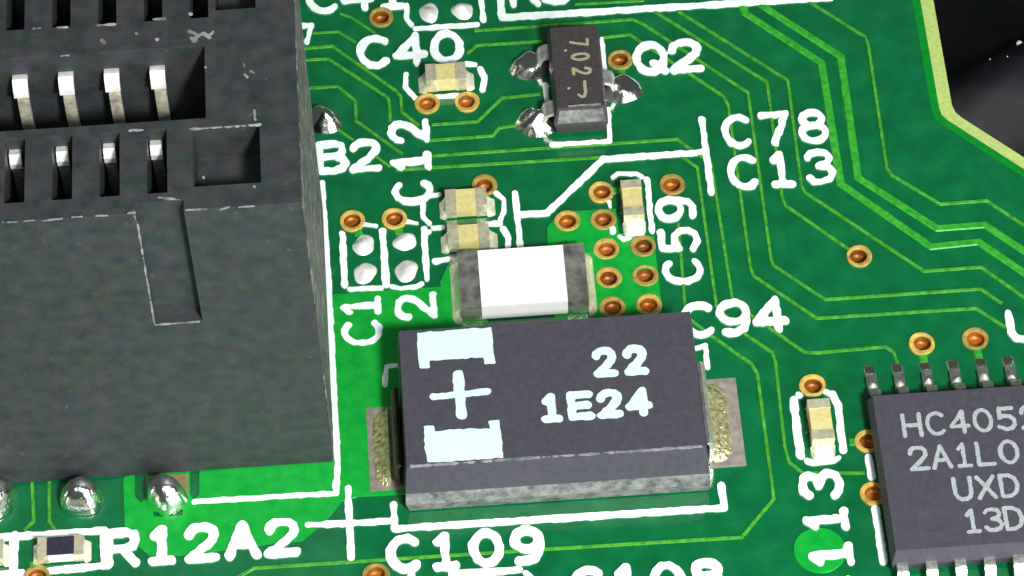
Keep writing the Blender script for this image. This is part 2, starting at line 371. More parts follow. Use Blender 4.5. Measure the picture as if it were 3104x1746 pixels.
def loft_box(levels):
    """levels: (z, x0, x1, y0, y1) from bottom to top, closed."""
    bm = bmesh.new()
    rings = []
    for z, x0, x1, y0, y1 in levels:
        rings.append([bm.verts.new(p) for p in ((x0, y0, z), (x1, y0, z), (x1, y1, z), (x0, y1, z))])
    bm.faces.new(rings[0][::-1])
    bm.faces.new(rings[-1])
    for a, b in zip(rings, rings[1:]):
        for i in range(4):
            bm.faces.new((a[i], a[(i + 1) % 4], b[(i + 1) % 4], b[i]))
    return bm


def lathe(bm, prof, n=20, cx=0, cy=0, sx=1, sy=1, wob=0.0, seed=0):
    rnd = random.Random(seed)
    ph = [rnd.uniform(0, 6.28) for _ in range(3)]
    rings = []
    for r, z in prof:
        if r < 1e-6:
            rings.append([bm.verts.new((cx, cy, z))])
            continue
        ring = []
        for i in range(n):
            a = 2 * math.pi * i / n
            w = 1 + wob * (math.sin(2 * a + ph[0]) + 0.6 * math.sin(3 * a + ph[1]) + 0.4 * math.sin(5 * a + ph[2])) / 2
            ring.append(bm.verts.new((cx + r * w * sx * math.cos(a), cy + r * w * sy * math.sin(a), z)))
        rings.append(ring)
    for a, b in zip(rings, rings[1:]):
        if len(a) == 1 and len(b) == 1:
            continue
        for i in range(n):
            j = (i + 1) % n
            if len(b) == 1:
                bm.faces.new((a[i], a[j], b[0]))
            elif len(a) == 1:
                bm.faces.new((a[0], b[j], b[i]))
            else:
                bm.faces.new((a[i], a[j], b[j], b[i]))


def inside(pt, poly):
    x, y = pt
    c = False
    n = len(poly)
    for i in range(n):
        x1, y1 = poly[i]
        x2, y2 = poly[(i + 1) % n]
        if (y1 > y) != (y2 > y) and x < (x2 - x1) * (y - y1) / (y2 - y1) + x1:
            c = not c
    return c


def circle(c, r, n=20):
    return [(c[0] + r * math.cos(2 * math.pi * i / n), c[1] + r * math.sin(2 * math.pi * i / n)) for i in range(n)]


def plate(name, outline, holes, z0, z1, m, parent, hole_walls=True, label=None):
    """A flat sheet with real holes: top at z1, outer walls down to z0."""
    vs, es = [], []
    loops = [outline] + holes
    for lp in loops:
        s = len(vs)
        vs += [Vector(p) for p in lp]
        es += [(s + i, s + (i + 1) % len(lp)) for i in range(len(lp))]
    ov, oe, of, *_ = geometry.delaunay_2d_cdt(vs, es, [], 0, 1e-5)
    bm = bmesh.new()
    top = [bm.verts.new((v.x, v.y, z1)) for v in ov]
    for f in of:
        c = sum((ov[i] for i in f), Vector((0, 0))) / len(f)
        if inside(c, outline) and not any(inside(c, h) for h in holes):
            bm.faces.new([top[i] for i in f])
    bmesh.ops.delete(bm, geom=[v for v in bm.verts if not v.link_faces], context='VERTS')
    for k, lp in enumerate(loops):
        if k and not hole_walls:
            break
        a = [bm.verts.new((*p, z1)) for p in lp]
        b = [bm.verts.new((*p, z0)) for p in lp]
        for i in range(len(lp)):
            j = (i + 1) % len(lp)
            bm.faces.new((a[i], b[i], b[j], a[j]) if k == 0 else (a[j], b[j], b[i], a[i]))
    bmesh.ops.remove_doubles(bm, verts=bm.verts, dist=1e-5)
    return bm_obj(name, bm, m, parent, label=label)


# ---- ink and print: union of strokes and polygons, contoured on a fine grid so that edges stay slightly uneven
def seg_dist(X, Y, pts):
    d = np.full(X.shape, 1e9)
    if len(pts) == 1:
        return np.hypot(X - pts[0][0], Y - pts[0][1])
    for (ax, ay), (bx, by) in zip(pts, pts[1:]):
        dx, dy = bx - ax, by - ay
        t = np.clip(((X - ax) * dx + (Y - ay) * dy) / max(dx * dx + dy * dy, 1e-12), 0, 1)
        d = np.minimum(d, np.hypot(X - ax - t * dx, Y - ay - t * dy))
    return d


def smooth_noise(shape, step, rng):
    h, w = shape
    g = rng.random((h // step + 3, w // step + 3))
    yi, xi = np.arange(h) / step, np.arange(w) / step
    y0, x0 = yi.astype(int), xi.astype(int)
    fy, fx = (yi - y0)[:, None], (xi - x0)[None, :]
    fy, fx = fy * fy * (3 - 2 * fy), fx * fx * (3 - 2 * fx)
    return (g[y0][:, x0] * (1 - fy) * (1 - fx) + g[y0][:, x0 + 1] * (1 - fy) * fx +
            g[y0 + 1][:, x0] * fy * (1 - fx) + g[y0 + 1][:, x0 + 1] * fy * fx) - 0.5


def ink(name, prims, z0, z1, m, parent, cell=0.03, rough=0.035, seed=1, label=None):
    """prims: ('line', pts, halfwidth) or ('poly', pts)."""
    xs = [p[0] for pr in prims for p in pr[1]]
    ys = [p[1] for pr in prims for p in pr[1]]
    pad = 0.3
    x0, y0 = min(xs) - pad, min(ys) - pad
    nx, ny = int((max(xs) + pad - x0) / cell) + 2, int((max(ys) + pad - y0) / cell) + 2
    X, Y = np.meshgrid(x0 + cell * np.arange(nx), y0 + cell * np.arange(ny))
    D = np.full(X.shape, 1e9)
    for pr in prims:
        if pr[0] == 'line':
            D = np.minimum(D, seg_dist(X, Y, pr[1]) - pr[2])
        else:
            ins = np.zeros(X.shape, bool)
            P = pr[1]
            for (ax, ay), (bx, by) in zip(P, P[1:] + P[:1]):
                if ay == by:
                    continue
                ins ^= ((ay > Y) != (by > Y)) & (X < (bx - ax) * (Y - ay) / (by - ay) + ax)
            e = seg_dist(X, Y, P + P[:1])
            D = np.minimum(D, np.where(ins, -e, e))
    if rough:
        rng = np.random.default_rng(seed)
        D = D + rough * smooth_noise(D.shape, 4, rng) + rough * smooth_noise(D.shape, 9, rng)
    I = D < 0
    verts, faces, idx = [], [], {}
    low = {}

    def vid(key, x, y):
        if key not in idx:
            idx[key] = len(verts)
            verts.append((x, y, z1))
        return idx[key]

    def lid(t):
        if t not in low:
            low[t] = len(verts)
            verts.append((verts[t][0], verts[t][1], z0))
        return low[t]

    cnt = I[:-1, :-1].astype(int) + I[1:, :-1] + I[:-1, 1:] + I[1:, 1:]
    js, is_ = np.nonzero(cnt)
    for j, i in zip(js.tolist(), is_.tolist()):
        cs = ((i, j), (i + 1, j), (i + 1, j + 1), (i, j + 1))
        poly, kinds = [], []
        for k in range(4):
            (a, b), (c, d) = cs[k], cs[(k + 1) % 4]
            ia, ic = I[b, a], I[d, c]
            if ia:
                poly.append(vid((a, b), x0 + a * cell, y0 + b * cell))
                kinds.append(0)
            if ia != ic:
                da, dc = D[b, a], D[d, c]
                t = min(max(da / (da - dc), 0.02), 0.98)
                key = ('e', min(a, c), min(b, d), a != c)
                if key not in idx:
                    vid(key, x0 + cell * (a + t * (c - a)), y0 + cell * (b + t * (d - b)))
                poly.append(idx[key])
                kinds.append(1 if ia else 2)
        faces.append(poly)
        n = len(poly)
        for k in range(n):
            if kinds[k] == 1 and kinds[(k + 1) % n] == 2:
                p, q = poly[k], poly[(k + 1) % n]
                faces.append((q, p, lid(p), lid(q)))
    me = bpy.data.meshes.new(name)
    me.from_pydata(verts, [], faces)
    me.update()
    return link_mesh(name, me, m, parent, label=label)


def arc(cx, cy, rx, ry, a0, a1, n=18):
    return [(cx + rx * math.cos(math.radians(a0 + (a1 - a0) * i / n)), cy + ry * math.sin(math.radians(a0 + (a1 - a0) * i / n)))
            for i in range(n + 1)]


GLYPH = {
    'C': [arc(.56, .5, .56, .5, 48, 312)],
    '0': [arc(.5, .5, .5, .5, 0, 360, 28)],
    'Q': [arc(.5, .5, .5, .5, 0, 360, 28), [(.6, .3), (1, 0)]],
    '1': [[(.5, 0), (.5, 1), (.22, .8)], [(.16, 0), (.84, 0)]],
    '2': [[(.02, .74), (.08, .88), (.25, .98), (.5, 1), (.75, .97), (.92, .86), (.95, .72), (.88, .57), (.6, .36), (.25, .16), (0, 0), (1, 0)]],
    '3': [[(.04, .86), (.2, .97), (.5, 1), (.8, .95), (.93, .79), (.82, .62), (.45, .54)],
          [(.45, .54), (.84, .47), (1, .27), (.86, .08), (.5, 0), (.18, .03), (0, .17)]],
    '4': [[(.74, 0), (.74, 1), (0, .3), (1, .3)]],
    '5': [[(.9, 1), (.14, 1), (.07, .55), (.35, .64), (.7, .61), (.96, .42), (.95, .2), (.75, .03), (.4, 0), (0, .13)]],
    '7': [[(0, 1), (1, 1), (.42, 0)]],
    '8': [arc(.5, .76, .42, .24, 0, 360, 22), arc(.5, .27, .5, .27, 0, 360, 24)],
    '9': [arc(.48, .68, .48, .32, 0, 360, 24), [(.96, .68), (.94, .4), (.8, .12), (.5, 0), (.12, .03)]],
    'A': [[(0, 0), (.5, 1), (1, 0)], [(.2, .34), (.8, .34)]],
    'B': [[(0, 0), (0, 1), (.6, 1), (.88, .93), (.93, .77), (.85, .6), (.6, .54), (0, .54)],
          [(.6, .54), (.92, .46), (1, .27), (.9, .08), (.6, 0), (0, 0)]],
    'D': [[(0, 0), (0, 1), (.5, 1), (.85, .85), (1, .5), (.85, .15), (.5, 0), (0, 0)]],
    'E': [[(1, 1), (0, 1), (0, 0), (1, 0)], [(0, .52), (.85, .52)]],
    'H': [[(0, 0), (0, 1)], [(1, 0), (1, 1)], [(0, .5), (1, .5)]],
    'L': [[(0, 1), (0, 0), (.9, 0)]],
    'R': [[(0, 0), (0, 1), (.65, 1), (.93, .92), (1, .74), (.92, .56), (.65, .48), (0, .48)], [(.5, .48), (1, 0)]],
    'U': [[(0, 1), (0, .3), (.12, .09), (.35, 0), (.65, 0), (.88, .09), (1, .3), (1, 1)]],
    'X': [[(0, 0), (1, 1)], [(0, 1), (1, 0)]],
    'j': [[(0, .8), (.72, .8), (.96, .66), (1, .38), (.84, .1)]],
}


def text_prims(text, a, b, t, hw, wr, jitter=0.0):
    """Strokes of a word whose baseline runs from a to b and whose first letter reaches up to t."""
    A, B, T = Vector(a), Vector(b), Vector(t)
    d = B - A
    ang = round(math.degrees(math.atan2(d.y, d.x)) / 90) * math.pi / 2
    ux, uy = Vector((math.cos(ang), math.sin(ang))), Vector((-math.sin(ang), math.cos(ang)))
    W, H = d.dot(ux), (T - A).dot(uy)
    off = d.dot(uy) / 2
    n = len(text)
    wg = W if n == 1 else min(wr * H, W / n)
    adv = 0 if n == 1 else (W - wg) / (n - 1)
    out = []
    for k, ch in enumerate(text):
        for st in GLYPH[ch]:
            pts = []
            for (x, y) in st:
                p = A + ux * (k * adv + hw + x * (wg - 2 * hw)) + uy * (hw + y * (H - 2 * hw) + off)
                pts.append((p.x, p.y))
            out.append(('line', pts, hw))
    return out


def ribbon(name, pts, w, z0, z1, m, parent):
    """A copper track: constant width, mitred corners, round ends, sloped shoulders."""
    P = [Vector(p) for p in pts]
    left, right = [], []
    n = len(P)
    for i in range(n):
        d1 = (P[i] - P[i - 1]).normalized() if i else (P[1] - P[0]).normalized()
        d2 = (P[i + 1] - P[i]).normalized() if i < n - 1 else d1
        tdir = (d1 + d2).normalized()
        nrm = Vector((-tdir.y, tdir.x))
        k = 1 / max(0.5, nrm.dot(Vector((-d1.y, d1.x))))
        left.append(P[i] + nrm * (w / 2 * k))
        right.append(P[i] - nrm * (w / 2 * k))
    bm = bmesh.new()
    rows = []
    for i in range(n):
        c, nl = P[i], (left[i] - P[i])
        rows.append([bm.verts.new((*(c + nl), z0)), bm.verts.new((*(c + nl * 0.75), z1)),
                     bm.verts.new((*(c - nl * 0.75), z1)), bm.verts.new((*(c - nl), z0))])
    for a, b in zip(rows, rows[1:]):
        for k in range(3):
            bm.faces.new((a[k], b[k], b[k + 1], a[k + 1]))
    for r in (rows[0], rows[-1]):
        bm.faces.new(r)
    return bm_obj(name, bm, m, parent)


# ------------------------------------------------------------------ setting: dark surface under the board
bm = bmesh.new()
g = 120


def lie(x, y):
    d = (y - RIDGE[0][1]) - (x - RIDGE[0][0]) * (RIDGE[1][1] - RIDGE[0][1]) / (RIDGE[1][0] - RIDGE[0][0])
    return -14 + 0.25 * math.sin(x * 0.4) * math.cos(y * 0.5) + 2.2 * math.exp(-(d / 1.3) ** 2)


xs_ = [-60 + 120 * i / g for i in range(g + 1)]
ys_ = [-50 + 110 * j / g for j in range(g + 1)]
vs = [[bm.verts.new((x, y, lie(x, y))) for x in xs_] for y in ys_]
for j in range(g):
    for i in range(g):
        bm.faces.new((vs[j][i], vs[j][i + 1], vs[j + 1][i + 1], vs[j + 1][i]))
back = bm_obj('table_surface', bm, M_BACK, smooth=3.1)
tag(back, 'dull black surface lying under the circuit board', None, kind='structure')
bm = bmesh.new()
for (x, y), r in zip(GLINTS, (0.10, 0.025, 0.02, 0.025, 0.02)):
    bmesh.ops.create_icosphere(bm, subdivisions=2, radius=r, matrix=Matrix.Translation((x, y, lie(x, y) + r * 0.6)))
o = bm_obj('dust_and_glint_specks', bm, M_SPECKGLINT, back, smooth=3.1)  # pale balls painted in place of light glints on the dark surface
o['kind'] = 'stuff'

# ------------------------------------------------------------------ circuit board
board = thing('circuit_board', 'green circuit board with white lettering and pale bare edge', 'circuit board', (0, 0, 0))
OUTER = [(-24, 22), (-24, -22), (17, -22), (17, -1.35), (11.42, 4.23), (11.30, 4.40), (11.25, 4.62), (11.25, 22)]
INNER = [(-23.7, 21.7), (-23.7, -21.7), (16.7, -21.7), (16.7, -1.48), (11.06, 4.16), (10.95, 4.33), (10.92, 4.58), (10.92, 21.7)]
CORE = [(-23.5, 21.5), (-23.5, -21.5), (16.5, -21.5), (16.5, -1.57), (10.88, 4.05), (10.76, 4.26), (10.72, 4.55), (10.72, 21.5)]
holes = [circle(v, 0.22, 20) for v in VIAS]
plate('laminate', OUTER, holes, -1.6, -0.03, M_LAM, board, hole_walls=False)
plate('mask_border', INNER, [CORE], -0.04, -0.004, M_EDGE, board)
plate('solder_mask', CORE, holes, -0.04, 0.0, M_MASK, board)

main_h = [h for h, v in zip(holes, VIAS) if inside(v, POUR_MAIN)]
via_h = [h for h, v in zip(holes, VIAS) if inside(v, POUR_VIAS)]
plate('copper_pour', POUR_MAIN, main_h + POUR_MAIN_HOLES, 0.0, 0.028, M_POUR, board)
plate('copper_pour', POUR_VIAS, via_h, 0.0, 0.028, M_POUR, board)
bm = bmesh.new()
lathe(bm, [(0.60, 0.0), (0.585, 0.028), (0.0, 0.028)], 40, DOT[0], DOT[1], wob=0.02, seed=4)
bm_obj('copper_dot', bm, M_POUR, board, label='bright green round copper dot under the mask')
def trim(pts):
    pts = [Vector(p) for p in pts]
    for e, nb in ((0, 1), (-1, -2)):
        for v in VIAS:
            if (pts[e] - Vector(v)).length < 0.2:
                pts[e] = Vector(v) + (pts[nb] - Vector(v)).normalized() * 0.26
    return pts


for w, pts in TRACES:
    pts = trim(pts)
    ribbon('trace', pts, w, 0.0, 0.026, M_WIDE if w > 0.15 else M_TRACE, board)

via_kinds = []
rv = random.Random(3)
for k, (x, y) in enumerate(VIAS):
    if k < 4:
        ox, oy = rv.uniform(-0.02, 0.02), rv.uniform(-0.02, 0.02)
        bm = bmesh.new()
        lathe(bm, [(0.315, 0.0), (0.312, 0.045), (0.30, 0.055)], 24, wob=0.03, seed=k)
        lathe(bm, [(0.228, 0.055), (0.212, 0.045), (0.205, 0.0)], 24, ox, oy, wob=0.03, seed=k + 9)
        bm.edges.ensure_lookup_table()
        bmesh.ops.bridge_loops(bm, edges=[e for e in bm.edges if len(e.link_faces) == 1 and min(v.co.z for v in e.verts) > 0.054])
        v = bm_obj('via', bm, M_GOLD, board, (x, y, 0), smooth=0.6)
        bm = bmesh.new()
        d = rv.uniform(0.16, 0.34)
        lathe(bm, [(0.212, 0.01), (0.206, 0.04 - d), (0.16, -d), (0.0, -d - 0.01)], 24, ox, oy)
        b = bm_obj('barrel', bm, M_BARREL, v, smooth=0.6)
        via_kinds.append((v.data, b.data))
    else:
        vm, bmh = via_kinds[rv.randrange(4)]
        v = link_mesh('via', vm, None, board, (x, y, 0), (0, 0, rv.uniform(0, 6)))
        link_mesh('barrel', bmh, None, v)

for k, (w, pts) in enumerate(SILK_LINES):
    ink('printed_outline', [('line', pts, w / 2)], 0.0, 0.036 + 0.0004 * (k % 20), M_SILK, board, seed=100 + k, rough=0.03)
for k, (t, a, b, c, hw, wr) in enumerate(LABELS):
    ink('printed_text', text_prims(t, a, b, c, hw + 0.004, wr), 0.0, 0.046 + 0.0004 * k, M_SILK, board, seed=k, rough=0.04, label='white printed text ' + t)


# ---- solder shapes
def dome(name, rx, ry, h, m, parent, loc, seed=0, wob=0.12, rough=0.05):
    bm = bmesh.new()
    prof = []
    for i in range(11):
        r = 1 - i / 10
        prof.append((r, h * (1 - r ** 1.55)))
    lathe(bm, prof, 28, 0, 0, rx, ry, wob, seed)
    rnd = random.Random(seed)
    ph = [rnd.uniform(0, 6) for _ in range(4)]
    for v in bm.verts:
        if v.co.z > 0.02:
            v.co.z += rough * math.sin(v.co.x * 7 + ph[0]) * math.cos(v.co.y * 8 + ph[1]) * min(1, v.co.z / h * 2)
    return bm_obj(name, bm, m, parent, loc, smooth=3.1)


def fillet(name, length, width, height, m, parent, loc, rotz, seed=0):
    """Concave solder fillet rising against an end face; grows towards local +x from x = 0."""
    rnd = random.Random(seed)
    bm = bmesh.new()
    nu, nv = 8, 10
    rows = []
    for i in range(nu + 1):
        u = i / nu
        wd = width * (1 - 0.22 * u ** 3)
        row = []
        for j in range(nv + 1):
            s = -1 + 2 * j / nv
            z = height * (1 - u) ** 1.9 * (1 - 0.45 * abs(s) ** 3) + 0.045
            z += 0.025 * height * rnd.uniform(-1, 1)
            if u == 1 or abs(s) == 1:
                z = 0.0 if u > 0 else max(0, height * 0.4)
            row.append(bm.verts.new((length * u, s * wd / 2, max(z, 0.0))))
        rows.append(row)
    for a, b in zip(rows, rows[1:]):
        for j in range(nv):
            bm.faces.new((a[j], b[j], b[j + 1], a[j + 1]))
    return bm_obj(name, bm, m, parent, loc, (0, 0, rotz), smooth=3.1)


for k, (x, y, rx, ry) in enumerate([(-3.49, 1.54, .27, .29), (-2.49, 1.56, .27, .28), (-3.50, 0.72, .28, .30), (-2.50, 0.70, .28, .31),
                                    (-1.53, 8.62, .26, .30), (-0.68, 8.61, .26, .30)]):
    dome('solder_pad', rx, ry, 0.16, M_PADSOLDER, board, (x, y, 0.0), seed=20 + k, wob=0.16)
dome('solder_pad', 0.48, 0.46, 0.40, M_SOLDER, board, (-4.33, 5.45, 0.0), seed=33)


# ------------------------------------------------------------------ slot connector (black, left)
conn = thing('slot_connector', 'tall black plastic slot connector with metal contacts beside the board lettering', 'connector', (-11, -1, 0))


def cut_box(name, dims, cutters, m, parent, bev):
    bm = bmesh.new()
    box(bm, *dims)
    me = bpy.data.meshes.new(name)
    bm.to_mesh(me)
    bm.free()
    o = bpy.data.objects.new(name, me)
    COL.objects.link(o)
    bm = bmesh.new()
    for c in cutters:
        box(bm, *c)
    bmesh.ops.recalc_face_normals(bm, faces=bm.faces)
    cm = bpy.data.meshes.new('cutter')
    bm.to_mesh(cm)
    bm.free()
    co = bpy.data.objects.new('cutter', cm)
    COL.objects.link(co)
    md = o.modifiers.new('cut', 'BOOLEAN')
    md.operation = 'DIFFERENCE'
    md.solver = 'EXACT'
    md.object = co
    bv = o.modifiers.new('round', 'BEVEL')
    bv.width = bev
    bv.segments = 2
    bv.limit_method = 'ANGLE'
    bv.angle_limit = math.radians(40)
    dg = bpy.context.evaluated_depsgraph_get()
    dg.update()
    res = bpy.data.meshes.new_from_object(o.evaluated_get(dg))
    bpy.data.objects.remove(o)
    bpy.data.objects.remove(co)
    bpy.data.meshes.remove(cm)
    res.name = name
    return link_mesh(name, res, m, parent, Vector((0, 0, 0)) - Vector(parent.location))


ZT = 10.3
PX = [-7.44 - 0.99 * k for k in range(10)]
cuts = [(-7.90, -6.90, -5.0, -4.30, 6.2, 12)]                       # key notch in the front face
for x in PX:
    cuts.append((x - 0.21, x + 0.21, -4.08, -2.42, 5.5, 12))        # front contact pockets
    cuts.append((x + 0.74, x + 1.14, 0.52, 2.15, 5.5, 12))          # rear contact pockets
cuts.append((-19, -6.40, -2.20, -0.25, 3.0, 12))                    # card slot
cuts.append((-6.68, -5.28, -3.98, -2.44, 9.2, 12))                  # end pocket, front
cuts.append((-6.15, -5.28, 0.70, 2.15, 9.2, 12))                    # end pocket, rear
cut_box('housing', (-20, -4.46, -4.57, 2.75, 0.06, ZT), cuts, M_PLASTIC, conn, 0.06)

bm = bmesh.new()
box(bm, -4.455, -4.435, -4.47, 2.65, 0.10, ZT - 0.08)
bmesh.ops.translate(bm, verts=bm.verts, vec=-Vector(conn.location))
bm_obj('end_face', bm, M_WORN, conn, label='scuffed grey end face')


def strip(name, prof, w, th, m, parent, loc, rotz=0.0):
    """Bent flat strip: profile in local (y, z), width along x."""
    bm = bmesh.new()
    P = [Vector(p) for p in prof]
    rows = []
    for i, p in enumerate(P):
        d = (P[min(i + 1, len(P) - 1)] - P[max(i - 1, 0)]).normalized()
        nr = Vector((-d.y, d.x)) * th / 2
        rows.append([bm.verts.new((-w / 2, *(p + nr))), bm.verts.new((w / 2, *(p + nr))),
                     bm.verts.new((w / 2, *(p - nr))), bm.verts.new((-w / 2, *(p - nr)))])
    for a, b in zip(rows, rows[1:]):
        for k in range(4):
            bm.faces.new((a[k], a[(k + 1) % 4], b[(k + 1) % 4], b[k]))
    bm.faces.new(rows[0])
    bm.faces.new(rows[-1][::-1])
    return bm_obj(name, bm, m, parent, loc, (0, 0, rotz), smooth=0.7)


cl = Vector(conn.location)
for k in range(6):
    # rear row: springs bowing out of the far wall of the slot
    x = -7.47 - 0.985 * k
    c = strip('contact', [(-0.22, -0.80), (-0.34, -1.15), (-0.40, -1.8), (-0.30, -2.8), (-0.1, -4.5)],
              0.25, 0.11, M_CONTACT, conn, Vector((x + 0.02, -0.25, ZT)) - cl)
    strip('contact_head', [(0.10, -0.74), (0.0, -0.64), (-0.14, -0.62), (-0.25, -0.70), (-0.33, -0.92)],
          0.32, 0.13, M_PADSOLDER, c, (-0.02, 0, 0))
    # front row: tails standing in the pockets
    c = strip('contact', [(-0.05, -2.6), (-0.02, -1.1), (0.02, -0.75)],
              0.22, 0.09, M_LEAD, conn, Vector((PX[k] - 0.05, -2.66, ZT)) - cl)
    strip('contact_head', [(0.0, -0.66), (-0.02, -0.50), (0.08, -0.36), (0.22, -0.42)],
          0.25, 0.11, M_PADSOLDER, c, (0, 0, 0))
for k, (x, y) in enumerate([(-8.33, -5.22), (-10.28, -5.12), (-12.25, -5.02)]):
    j = bm = None
    bm = bmesh.new()
    lathe(bm, [(0.48, 0.0), (0.48, 0.08), (0.45, 0.22), (0.395, 0.38), (0.33, 0.52), (0.25, 0.64), (0.16, 0.71), (0.08, 0.74), (0, 0.75)], 28, wob=0.14, seed=50 + k)
    j = bm_obj('solder_joint', bm, M_SOLDER, conn, Vector((x, y, 0.03)) - cl, smooth=3.1)
    if k == 0:
        bm = bmesh.new()
        box(bm, x - 0.46, x + 0.50, -5.20, -4.62, 0.0, 0.05)
        bmesh.ops.translate(bm, verts=bm.verts, vec=(-x, -y, -0.03))
        bm_obj('pad', bm, M_TANPAD, j)
scuff = ink('dust_and_glint_specks', [('line', p, r * 0.62) for r, p in SPECKS_TOP], ZT - 0.01, ZT + 0.014, M_SCUFF_HIGHLIGHT, conn, rough=0.05, seed=11, cell=0.022,
    label='pale scuffs and dust specks')
scuff.location = -cl
scuff['kind'] = 'stuff'
for k, (w, p) in enumerate(EDGE_TOP):  # pale strips paint the light caught by the top edges
    ink('edge_highlight', [('line', p, w * 0.45)], ZT - 0.01, ZT + 0.012, M_SCUFF_HIGHLIGHT, conn, rough=0.03, seed=k, cell=0.018).location = -cl
for k, (w, p) in enumerate(EDGE_FRONT):  # painted highlights along the front edge and the notch
    o = ink('edge_highlight', [('line', p, w * 0.36)], -0.01, 0.012, M_SCUFF_HIGHLIGHT, conn, rough=0.018, seed=k, cell=0.018)
    o.rotation_euler = (math.pi / 2, 0, 0)
    o.location = Vector((0, -4.57, 0)) - cl


# ------------------------------------------------------------------ tantalum capacitor
CX, CY = 0.66, -3.97
cap = thing('tantalum_capacitor', 'large dark block capacitor with white plus sign, 22 and 1E24 on top', 'capacitor', (CX, CY, 0))
bm = loft_box([(0.80, -3.47, 3.47, -2.06, 2.06), (1.62, -3.40, 3.38, -1.83, 1.86)])
bevel(bm, 0.075, 3)
bm_obj('upper_case', bm, M_PKG, cap)
bm = loft_box([(0.05, -3.42, 3.44, -2.05, 2.0), (0.42, -3.49, 3.49, -2.12, 2.07), (0.797, -3.47, 3.47, -2.06, 2.06)])
bevel(bm, 0.06, 2)
bm_obj('lower_case', bm, M_PKG_LOW, cap)
o = ink('edge_glint', [('line', [(-3.3, -1.85), (-1.2, -1.845), (3.3, -1.85)], 0.022)], 1.585, 1.612, M_GLINT, cap, rough=0.035, seed=3, cell=0.015)  # bright line painted where the top front edge catches light
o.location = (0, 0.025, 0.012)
prims = [('poly', p) for p in CAP_POLYS] + [('line', p, w) for w, p in CAP_PLUS]
for name, pr, lab in (('polarity_bar', prims[:1], None), ('polarity_bar', prims[1:2], None), ('plus_sign', prims[2:], None)):
    o = ink(name, pr, 1.60, 1.632, M_PAINT, cap, rough=0.03, seed=7, cell=0.025)
    o.location = (-CX, -CY, 0)
for k, (t, a, b, c) in enumerate(CAP_MARKS):
    o = ink('printed_number', text_prims(t, a, b, c, 0.102, 0.70 if t == '22' else 0.78), 1.60, 1.632, M_PAINT, cap, rough=0.03, seed=60 + k, cell=0.025,
            label='pale printed number ' + t)
    o.location = (-CX, -CY, 0)
for s, y0, y1, px0, px1 in ((1, -5.40, -3.00, 4.22, 5.06), (-1, -5.42, -3.15, -3.64, -2.85)):
    yc, w = (y0 + y1) / 2, y1 - y0
    bm = bmesh.new()
    box(bm, px0 - CX, px1 - CX, y0 - CY, y1 - CY, 0.0, 0.04)
    bm_obj('pad', bm, M_PAD, cap)
    strip('terminal', [(0, 0.95), (0.06, 0.90), (0.10, 0.75), (0.10, 0.25), (0.06, 0.10), (-0.3, 0.06)], w * 0.93, 0.10,
          M_TIN if s > 0 else M_SHADETERM, cap, (s * (3.50 if s > 0 else 3.55), yc - CY, 0), -s * math.pi / 2)
    fillet('solder_fillet', 0.50 if s > 0 else 0.40, w * 0.92, 0.34 if s > 0 else 0.26, M_GRAIN, cap, (s * (3.64 if s > 0 else 3.80), yc - CY, 0.03),
           0 if s > 0 else math.pi, seed=8)


# ------------------------------------------------------------------ three-legged transistor
QX, QY = 2.02, 5.80
tr = thing('transistor', 'small black three-legged transistor marked 702 beside Q2', 'transistor', (QX, QY, 0))
bm = loft_box([(0.10, -0.58, 0.58, -1.34, 1.36), (0.52, -0.66, 0.66, -1.42, 1.44), (1.0, -0.575, 0.575, -1.25, 1.27)])
bevel(bm, 0.09, 3)
bm_obj('body', bm, M_QPKG, tr)
bm = bmesh.new()
q = [bm.verts.new(p) for p in ((-0.60, -1.415, 0.58), (0.60, -1.415, 0.58), (0.53, -1.297, 0.93), (-0.53, -1.297, 0.93))]
q2 = [bm.verts.new((v.co.x, v.co.y + 0.05, v.co.z - 0.01)) for v in q]
bm.faces.new(q)
for k in range(4):
    bm.faces.new((q[k], q2[k], q2[(k + 1) % 4], q[(k + 1) % 4]))
bm_obj('flux_residue', bm, M_PKG_LOW, tr, label='greyish residue on the front face')
o = ink('edge_glint', [('line', [(-0.30, -1.215), (0.48, -1.21)], 0.02)], 0.99, 1.004, M_SCUFF_HIGHLIGHT, tr, rough=0.02, seed=5, cell=0.014)  # painted highlight on the front bevel
for k, (t, a, b, c) in enumerate(Q_MARKS):
    o = ink('laser_mark', text_prims(t, a, b, c, 0.036, 0.52), 0.98, 1.006, M_QMARK, tr, rough=0.012, seed=70 + k, cell=0.016)
    o.location = (-QX, -QY, 0)
for k, p in enumerate(Q_DOTS):
    o = ink('laser_mark', [('line', [p], 0.04)], 0.98, 1.005, M_QMARK, tr, rough=0.02, cell=0.016)
    o.location = (-QX, -QY, 0)
for k, (s, y) in enumerate(((-1, 0.87), (-1, -0.90), (1, -0.04))):
    strip('lead', [(-0.1, 0.55), (0.10, 0.55), (0.22, 0.48), (0.28, 0.30), (0.34, 0.14), (0.46, 0.09), (0.72, 0.09)], 0.42, 0.10, M_TIN, tr,
          (s * 0.62, y, 0), -s * math.pi / 2)
    dome('solder_joint', 0.52, 0.46, 0.42, M_SOLDER, tr, (s * 1.10, y, 0), seed=80 + k, wob=0.1, rough=0.10)


